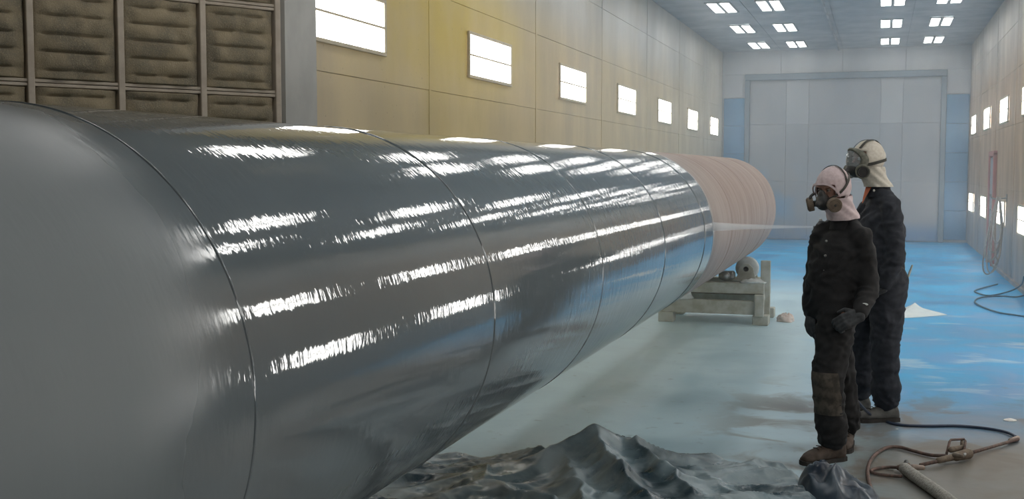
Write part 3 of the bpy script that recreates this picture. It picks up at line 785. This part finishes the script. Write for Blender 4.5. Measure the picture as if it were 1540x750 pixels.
def worker(name, org, depth, J, bodyF, headF, mats, label, headc, s=1.0):
    """J: joints in (right, ahead, up) metres from org"""
    root = empty(name, (org.x, org.y, 0), label=label, cat='person')
    def W(p): v = cR*p[0] + cD*p[1]; return Vector((v.x, v.y, p[2]))
    def WD(p): v = cR*p[0] + cD*p[1]; return Vector((v.x, v.y, p[2] if len(p) > 2 else 0)).normalized()
    F, L, U = basis(WD(bodyF)); hF, hL, hU = basis(WD(headF)); j = {k: W(v) for k, v in J.items() if isinstance(v, tuple) and len(v) == 3}; hc = W(headc)
    # continuous body
    b = MB(); head_mesh(b, hc, hF, hL, hU, s)
    b.capsule(hc - hU*.06 - hF*.02, j['neck'], .055, .058)
    mid = (j['hip_l'] + j['hip_r'])/2; ch = (j['sh_l'] + j['sh_r'])/2
    b.loft([ell_ring(mid.lerp(ch, t), L, F, w_*s, d_*s) for t, w_, d_ in ((-.12, .10, .08), (0, .155, .105), (.3, .135, .095), (.6, .155, .11), (.85, .16, .105), (1.0, .12, .075), (1.1, .06, .05))])
    for k in 'lr':
        b.capsule(j['hip_'+k], j['kn_'+k], .082*s, .055*s); b.capsule(j['kn_'+k], j['an_'+k], .054*s, .036*s)
        b.capsule(j['sh_'+k], j['el_'+k], .050*s, .038*s); b.capsule(j['el_'+k], j['wr_'+k], .037*s, .027*s)
        hand(b, j['wr_'+k] + (j['wr_'+k]-j['el_'+k]).normalized()*.01, j['hd_'+k] - j['wr_'+k], WD(J['pn_'+k]), J['cu_'+k], U*.6 + F, .93)
        fd = WD(J['ft_'+k]); b.capsule(j['an_'+k] - Vector((0, 0, j['an_'+k].z - .05)), j['an_'+k] - Vector((0, 0, j['an_'+k].z - .045)) + fd*.14, .034, .028)
        b.capsule(j['an_'+k], j['an_'+k] - Vector((0, 0, j['an_'+k].z - .05)), .036, .034)
    remesh(b, 'body', M_SKIN, .0085, 2, None, root)
    # coverall
    nk0 = j['neck']
    c = MB()
    c.loft([ell_ring(mid.lerp(ch, t) + F*off, L, F, w_*s, d_*s) for t, w_, d_, off in ((-.26, .10, .09, 0), (-.15, .155, .125, 0), (0, .175, .15, 0), (.22, .168, .15, .01), (.45, .165, .148, .01), (.7, .170, .142, 0), (.88, .158, .12, 0), (1.0, .118, .088, -.005), (1.1, .078, .072, 0), (1.2, .07, .068, 0))])
    for k in 'lr':
        hp, kn, an = j['hip_'+k], j['kn_'+k], j['an_'+k]
        c.capsule(hp, hp.lerp(kn, .5), .122*s, .108*s); c.capsule(hp.lerp(kn, .5), kn, .108*s, .092*s)
        cuff = an.lerp(kn, .12); c.capsule(kn, an.lerp(kn, .45), .090*s, .084*s); c.capsule(an.lerp(kn, .45), cuff, .086*s, .084*s)
        c.capsule(an.lerp(kn, .30), an.lerp(kn, .17), .096*s, .086*s)
        sh, el, wr = j['sh_'+k], j['el_'+k], j['wr_'+k]
        c.capsule(nk0 - Vector((0, 0, .055)), sh + Vector((0, 0, .008)), .062*s, .060*s); c.capsule(sh, el, .066*s, .060*s); c.capsule(el, el.lerp(wr, .55), .061*s, .054*s); c.capsule(el.lerp(wr, .55), el.lerp(wr, .93), .054*s, .042*s)
    cov = remesh(c, 'coverall', mats['cloth'], .0105, 8, folds(.010, headc[0]*30 + s*11), root)
    # stand-up collar
    col = MB(); nk = j['neck']
    rr = []
    for t, r_, z in ((0, .082, -.075), (.5, .074, -.04), (1, .072, -.005), (1, .064, -.005), (.5, .066, -.04), (0, .07, -.07)):
        rr.append([nk + L*(r_*1.05*math.cos(q)) + F*(r_*1.05*math.sin(q)) + Vector((0, 0, z + .012*-math.sin(q))) for q in [2*PI*i/28 for i in range(28)]])
    col.loft(rr + [rr[0]], caps=False); col.build('collar', mats['cloth'], cov)
    for k in 'lr':
        g = MB(); wv = (j['wr_'+k]-j['el_'+k]).normalized()
        g.capsule(j['wr_'+k] - wv*.045, j['wr_'+k] + wv*.01, .036, .030)
        hand(g, j['wr_'+k] + wv*.01, j['hd_'+k] - j['wr_'+k], WD(J['pn_'+k]), J['cu_'+k], U*.6 + F, 1.1)
        remesh(g, 'glove', M_GLOVE, .0055, 2, folds(.0015, 3), root)
        boot(root, j['an_'+k] , WD(J['ft_'+k]), mats['boot'], ord(k))
    return root, W, WD, j, (F, L, U), (hF, hL, hU), hc, cov

def hood(root, hc, hb, neck, mat, opening):
    F, L, U = hb; m = MB(); nu, nv = 48, 34; vs = []; fs = []; keep = {}
    for i in range(nv + 1):
        a = PI/2 - PI * i / nv * .86
        for q in range(nu):
            t = 2*PI*q/nu; d = Vector((math.cos(a)*math.sin(t), math.cos(a)*math.cos(t), math.sin(a)))  # (L,F,U), t=0 -> face
            rx, ry, rz = .096, .117, .122
            if d.z < 0: rx *= 1 - .10*abs(d.z); ry *= 1 - .12*abs(d.z)
            w_ = .005*noise.noise(Vector((d.x*3, d.y*3, d.z*6 + hc.x*5)))+ .003*noise.noise(d*9)
            p = hc + U*.012 + L*(d.x*(rx + w_)) + F*(d.y*(ry + w_) - .008) + U*(d.z*(rz + w_)); vs.append(p)
            keep[len(vs)-1] = not opening(d)
    for i in range(nv):
        for q in range(nu):
            k = (q+1) % nu; f = (i*nu+q, i*nu+k, (i+1)*nu+k, (i+1)*nu+q)
            if all(keep[x] for x in f): fs.append(f[::-1])
    bm = bmesh.new(); bv = [bm.verts.new(v) for v in vs]
    for f in fs: bm.faces.new([bv[x] for x in f])
    bmesh.ops.delete(bm, geom=[v for v in bm.verts if not v.link_faces], context='VERTS')
    bmesh.ops.smooth_vert(bm, verts=bm.verts[:], factor=.5, use_axis_x=True, use_axis_y=True, use_axis_z=True)
    bmesh.ops.recalc_face_normals(bm, faces=bm.faces[:])
    bmesh.ops.solidify(bm, geom=bm.faces[:], thickness=.006)
    # neck skirt
    me = bpy.data.meshes.new('hood'); bm.to_mesh(me); bm.free()
    me.polygons.foreach_set('use_smooth', [True]*len(me.polygons)); me.materials.append(mat)
    h = put('hood', me, root)
    s = MB(); rings = []
    top = hc - U*.045 - F*.012
    for i in range(12):
        t = i / 11; c = top.lerp(neck - Vector((0, 0, .02)), t); rw = .092 + (.082 - .092)*min(t*1.8, 1) + .02*max(0, t - .5); rd_ = .104 + (.086 - .104)*min(t*1.8, 1) + .02*max(0, t-.5)
        rings.append([c + L*((rw + .006*math.sin(q*7 + t*9))*math.cos(q)) + F*((rd_ + .004*math.sin(q*5 - t*7))*math.sin(q)) for q in [2*PI*k/56 for k in range(56)]])
    s.loft(rings, caps=False).build('neck_skirt', mat, h)
    return h
def hs(hc, hb, x, y, z, off=.005):
    F, L, U = hb; d = Vector((x, y, z)).normalized(); rx, ry, rz = .096, .117, .122
    if d.z < 0: rx *= 1 - .10*abs(d.z); ry *= 1 - .12*abs(d.z)
    return hc + U*.012 + L*d.x*(rx + off) + F*(d.y*(ry + off) - .008) + U*d.z*(rz + off)
def band(name, mat, parent, pts, w_, th, outn):
    """flat strap through pts; outn(p) gives its outward direction"""
    P = curve_pts(pts, 6); rings = []
    for i, p in enumerate(P):
        t = (P[min(i+1, len(P)-1)] - P[max(i-1, 0)]).normalized(); o = outn(p); sd = t.cross(o).normalized(); o = sd.cross(t).normalized()
        rings.append([p + sd*w_/2 + o*0, p + sd*w_/2 + o*th, p - sd*w_/2 + o*th, p - sd*w_/2 + o*0])
    return MB().loft(rings, smooth=False).build(name, mat, parent)
def disc(c, ax, r, h, n=24, bulge=.3):
    ax = ax.normalized(); a = ax.orthogonal().normalized(); b = ax.cross(a); m = MB()
    m.loft([[c + ax*z + (a*math.cos(2*PI*j/n) + b*math.sin(2*PI*j/n))*rr for j in range(n)] for z, rr in ((-h/2, r*.8), (-h/2, r*.95), (-h/2+.004, r), (h/2-.004, r), (h/2, r*.93), (h/2, r*.8), (h/2 - .005, r*.72), (h/2-.005, r*.1))]); return m

# --- front man: black coverall, pink hood, half mask
o1 = fl(1258, 683); d1 = o1.dot(cD); K1 = d1 / F_PX
J1 = dict(neck=(.015, 0, 1.435), hip_l=(-.025, -.075, .90), hip_r=(-.075, .085, .90), kn_l=(-.115, -.19, .50), kn_r=(.045, .12, .50), an_l=(-.070, -.155, .10), an_r=(.125, .22, .10),
          sh_l=(.088, -.12, 1.305), sh_r=(-.085, .10, 1.305), el_l=(.128, -.14, 1.01), el_r=(-.125, .12, 1.03), wr_l=(.03, -.30, .885), wr_r=(-.155, .02, .88),
          hd_l=(-.04, -.30, .855), hd_r=(-.175, -.02, .80), pn_l=(-.3, .5, -.4), pn_r=(.6, .3, 0), cu_l=1.1, cu_r=.8, ft_l=(-.9, -.42), ft_r=(-.35, -.9))
r1, W1, WD1, j1, b1, h1, hc1, cov1 = worker('person', o1, d1, J1, (-.80, -.60), (-.74, -.62, -.14), dict(cloth=M_CLOTH, boot=M_BOOT),
    'worker in black coverall, pink hood and half mask respirator, standing in front', (-.062, -.03, 1.585))
F, L, U = h1
hd = hood(r1, hc1, h1, j1['neck'], M_HOOD_P, lambda d: d.y > .55 and -1.0 < d.z < .20 and abs(d.x) < .62 or (d.y > .2 and d.z < -.45))
outp = lambda p: (p - hc1).normalized()
# rim of the face opening
band('hood_rim', M_HOOD_P, hd, [hc1 + L*x + F*y + U*z for x, y, z in ((-.080, .050, -.03), (-.078, .078, .005), (-.05, .104, .040), (0, .114, .048), (.05, .104, .040), (.078, .078, .005), (.080, .050, -.03))], .012, .007, outp)
m = MB(); Mx = Matrix((L, F, U)).transposed()
m.ball(hc1 + F*.105 - U*.058, (.044, .042, .050), Mx, 24, 14); m.ball(hc1 + F*.112 - U*.015, (.024, .022, .030), Mx, 16, 10)
m.capsule(hc1 + F*.135 - U*.060, hc1 + F*.152 - U*.064, .020, .019)
rsp = remesh(m, 'respirator', M_RUB, .005, 2, None, r1)
for k in (-1, 1):
    ax = (L*k*.75 + F*.62 - U*.12).normalized(); cc = hc1 + F*.112 - U*.072 + L*k*.082
    disc(cc, ax, .042, .034).build('cartridge', M_CART, rsp)
    MB().capsule(hc1 + F*.11 - U*.065 + L*k*.03, cc, .019, .019).build('cartridge_socket', M_RUB, rsp)
    for e in range(3):
        disc(cc + ax*(.0185 - .001*e), ax, .034 - .010*e, .003, 20).build('filter_ridge', M_CART, rsp)
    band('strap', M_STRAP, rsp, [hc1 + F*.122 - U*.045 + L*k*.03] + [hs(hc1, h1, k*x, y, z) for x, y, z in ((.75, .66, -.28), (.95, .3, 0), (.93, -.1, .3), (.75, -.45, .55), (.3, -.75, .6), (0, -.8, .6))], .014, .003, outp)
band('crown_strap', M_STRAP, hd, [hs(hc1, h1, x, y, z) for x, y, z in ((1, .05, .2), (.85, 0, .6), (.5, -.05, .9), (0, -.08, 1), (-.5, -.05, .9), (-.85, 0, .6), (-1, .05, .2))], .012, .003, outp)
for k in (-1, 1):   # eyes, whites coloured tan to stand in for the shade on them
    e = hc1 + F*.088 + U*.008 + L*k*.032
    ey = MB().ball(e - F*.003, .0105).build('eye', M_HOSET, r1); MB().ball(e + F*.0085, (.005, .005, .005)).build('pupil', M_RUB, ey)
# breathing tube dangling at the mask's far side
MB().tube(curve_pts([hc1 + F*.125 - U*.07 - L*.06, hc1 + F*.125 - U*.03 - L*.072, hc1 + F*.105 - U*.01 - L*.06]), .008).build('valve_tube', M_RUB, rsp)
# knee patch, chest button, pocket flap, wrist tape
kp = j1['kn_l']; m = MB(); bf = WD1((-.55, -.85)); bl = Vector((0, 0, 1)).cross(bf)
rr = []
for i in range(12):
    t = i / 11; c = (kp + Vector((0, 0, .04))).lerp(j1['an_l'] + Vector((0, 0, .19)), t)
    rr.append([c + bl*(.102*math.sin(q)) + bf*(.102*math.cos(q)) for q in [(-.95 + 1.9*e/14) for e in range(15)]])
from mathutils.bvhtree import BVHTree
bvh = BVHTree.FromPolygons([v.co.copy() for v in cov1.data.vertices], [list(p.vertices) for p in cov1.data.polygons])
for r_ in rr:
    c = sum(r_, Vector()) / len(r_) - bf*.08
    for q in range(len(r_)):
        dv = (r_[q] - c).normalized(); hitp = bvh.ray_cast(c + dv*.4, -dv)[0]
        if hitp: r_[q] = hitp + dv*.004
m.loft(rr, closed=False, caps=False).build('knee_patch', M_PATCH, cov1)
def snap(cov, p, mat=M_STEEL, r=.008): MB().ball(p, r).build('button', mat, cov)
bF = b1[0]; chest = (j1['sh_l'] + j1['sh_r'])/2
for k in range(4): snap(cov1, chest + bF*(.142 + .006*k) - Vector((0, 0, .02 + .085*k)))
for dz, w_ in ((.0, .03), (-.03, .02)):   # paint flecks on the sleeve
    MB().ball(j1['wr_l'].lerp(j1['el_l'], .35) + WD1((-.2, -1))*.056 + Vector((0, 0, .01 + dz)), (w_*.7, .006, .008)).build('paint_fleck', M_RAG, cov1)

# --- rear man: navy coverall, cream hood, full face mask, spraying
o2 = fl(1322, 628); d2 = o2.dot(cD)
J2 = dict(neck=(-.04, 0, 1.605), hip_l=(.01, -.10, .95), hip_r=(-.045, .09, .95), kn_l=(-.015, -.13, .52), kn_r=(-.075, .14, .53), an_l=(.015, -.10, .11), an_r=(-.085, .20, .11),
          sh_l=(.0, -.15, 1.45), sh_r=(-.04, .14, 1.45), el_l=(.018, -.20, 1.12), el_r=(-.18, .20, 1.24), wr_l=(-.05, -.20, .93), wr_r=(-.33, .13, 1.30),
          hd_l=(-.11, -.17, .90), hd_r=(-.42, .09, 1.31), pn_l=(0, .5, -.6), pn_r=(-.1, -.6, -.4), cu_l=.9, cu_r=1.2, ft_l=(-1, -.12), ft_r=(-1, .1))
r2, W2, WD2, j2, b2, h2, hc2, cov2 = worker('person', o2, d2, J2, (-.97, -.25), (-.96, -.28, .0), dict(cloth=M_NAVY, boot=M_SHOE),
    'tall worker in navy coverall, cream hood and full face mask, standing behind', (-.125, -.02, 1.765), 1.05)
F, L, U = h2
hd = hood(r2, hc2, h2, j2['neck'], M_HOOD_C, lambda d: d.y > .66 and -1.0 < d.z < .30)
outp2 = lambda p: (p - hc2).normalized()
# full face mask: rubber surround, clear visor, chin cup, two cartridges, harness
def mask_pt(t, s_, off=0.0):   # t round the visor outline, s_ 0 centre..1 rim
    x = math.cos(t)*.076*s_; z = math.sin(t)*(.072 if math.sin(t) > 0 else .085)*s_ - .002
    y = .150 - .90*(x/.085)**2*.085 - .35*max(0, abs(z) - .03) + off
    return hc2 + L*x + F*y + U*z
m = MB(); rings = []
for s_, o_ in ((1.16, -.022), (1.16, .002), (1.05, .008), (.94, .004), (.94, -.012)): rings.append([mask_pt(2*PI*k/40, s_, o_) for k in range(40)])
m.loft(rings + [rings[0]], caps=False); fm = m.build('mask_frame', M_CARTG, r2, label='olive grey mask rim')
M_GLASS = Mat('visor_glass', (.75, .80, .82), .08, 0.0, **{'Transmission Weight': .8, 'IOR': 1.2}).m
m = MB(); rings = [[mask_pt(2*PI*k/40, s_, o_) for k in range(40)] for s_, o_ in ((.96, 0), (.7, .004), (.35, .006), (.03, .007))]
back = [[mask_pt(2*PI*k/40, s_, o_ - .003) for k in range(40)] for s_, o_ in ((.03, .007), (.35, .006), (.7, .004), (.96, 0))]
m.loft(rings + back + [rings[0]], caps=False); m.build('visor', M_GLASS, fm, label='clear curved visor')
m = MB(); Mx = Matrix((L, F, U)).transposed()
m.ball(hc2 + F*.110 - U*.062, (.052, .046, .046), Mx, 24, 14); m.ball(hc2 + F*.080 - U*.085, (.05, .05, .035), Mx, 24, 14); m.capsule(hc2 + F*.145 - U*.075, hc2 + F*.165 - U*.082, .024, .022)
chin = remesh(m, 'chin_cup', M_RUB, .0055, 2, None, r2)
for k in (-1, 1):
    ax = (L*k*.85 + F*.45 - U*.18).normalized(); cc = hc2 + F*.088 - U*.078 + L*k*.080
    disc(cc, ax, .048, .036).build('cartridge', M_CARTG, chin)
    disc(cc + ax*.018, ax, .036, .004).build('filter_face', M_RUB, chin)
    band('side_strap', M_STRAP, fm, [hs(hc2, h2, k*x, y, z) for x, y, z in ((.72, .72, -.35), (.9, .4, -.33), (1, -.1, -.22), (.75, -.65, -.1), (.3, -.95, -.05), (0, -1, -.05))], .020, .003, outp2)
    band('top_strap', M_STRAP, fm, [hs(hc2, h2, k*x, y, z) for x, y, z in ((.38, .75, .5), (.4, .5, .8), (.32, .15, .95), (.2, -.3, .95), (0, -.7, .75))], .018, .003, outp2)
for k in (-1, 1):
    e = hc2 + F*.088 + U*.008 + L*k*.032; ey = MB().ball(e, .0115).build('eye', M_SPARK, r2); MB().ball(e + F*.0085, .005).build('pupil', M_RUB, ey)
# orange undershirt at the neck
nk = j2['neck']; oc = b2[0]
m = MB(); bl = b2[1]
m.loft([[nk + oc*(.074 + d_) + bl*(w_*t) + Vector((0, 0, z)) for t in (-1, -.5, 0, .5, 1)] for d_, w_, z in ((.0, .034, -.02), (.016, .026, -.055), (.034, .014, -.095), (.046, .004, -.13))] , closed=False, caps=False).build('undershirt', M_ORANGE, r2, label='orange undershirt at the open collar')
snap(cov2, nk + oc*.066 + bl*.052 - Vector((0, 0, .045)), M_SPARK, .008)
# pocket tools
tag(MB().capsule(W2((.128, -.14, .99)) + o2, W2((.155, -.13, 1.06)) + o2, .008, .006).build('pocket_stick', M_TIMBER), 'short pale stick poking from the rear man\'s hip pocket', 'tool')

# spray gun in the rear man's right hand
hg = j2['wr_r'] + (j2['hd_r'] - j2['wr_r']) * .75 + o2
tip = dpt(1223, 341, (hg).dot(cD) + .02); hit = Vector((-1.145, 8.18, 1.29))
sg = empty('spray_gun', tip, label='small steel spray gun at the rear man\'s right hand, jetting at the tube', cat='spray gun')
ax = (hit - tip).normalized()
MB().tube([-ax*.17, -ax*.04, -ax*.03, ax*0], [.014, .014, .010, .007], 12).build('barrel', M_STEEL, sg)
MB().capsule(-ax*.15, -ax*.165 + Vector((0, 0, -.11)), .013, .012).build('grip', M_STEEL, sg)
MB().tube(curve_pts([-ax*.10 + Vector((0, 0, -.012)), -ax*.115 + Vector((0, 0, -.05)), -ax*.13 + Vector((0, 0, -.08))]), .004, 6).build('trigger', M_STEEL, sg)
MB().capsule(-ax*.05 + Vector((0, 0, .012)), -ax*.05 + Vector((0, 0, .045)), .014, .012).build('air_cap', M_STEEL, sg)

# jet of atomised paint
def vol(name, dens, aniso=.3, color=(1, 1, 1), noisy=False):
    m = bpy.data.materials.new(name); m.use_nodes = True; t = m.node_tree
    for n in list(t.nodes):
        if n.type != 'OUTPUT_MATERIAL': t.nodes.remove(n)
    v = t.nodes.new('ShaderNodeVolumeScatter'); v.inputs['Color'].default_value = (*color, 1); v.inputs['Density'].default_value = dens; v.inputs['Anisotropy'].default_value = aniso
    t.links.new(v.outputs[0], [n for n in t.nodes if n.type == 'OUTPUT_MATERIAL'][0].inputs['Volume']); return m
Lj = (hit - tip).length; a = ax.orthogonal().normalized(); b = ax.cross(a)
for rads, dens, lb in ((((0, .006), (.15, .009), (.4, .014), (.7, .021), (1.0, .034)), 26.0, 'white cone of paint spray jetting from the gun to the tube'),):
    m = MB(); m.loft([[ax*(t*Lj*(1 if dens > 5 else .985)) + (a*math.cos(2*PI*j/20) + b*math.sin(2*PI*j/20))*r for j in range(20)] for t, r in rads])
    tag(m.build('paint_spray', vol('spray_%g' % dens, dens), loc=tip), lb, 'spray', kind='stuff')
# fine paint mist hanging in the booth
m = MB().box((XL + .05, 9.0, .05), (XR - .08, YB - .2, HC - .08))
HAZE = .014
tag(m.build('paint_mist', vol('mist', HAZE, .2, (.90, .96, 1.0))), 'thin bluish paint mist filling the far part of the booth', 'mist', kind='stuff')
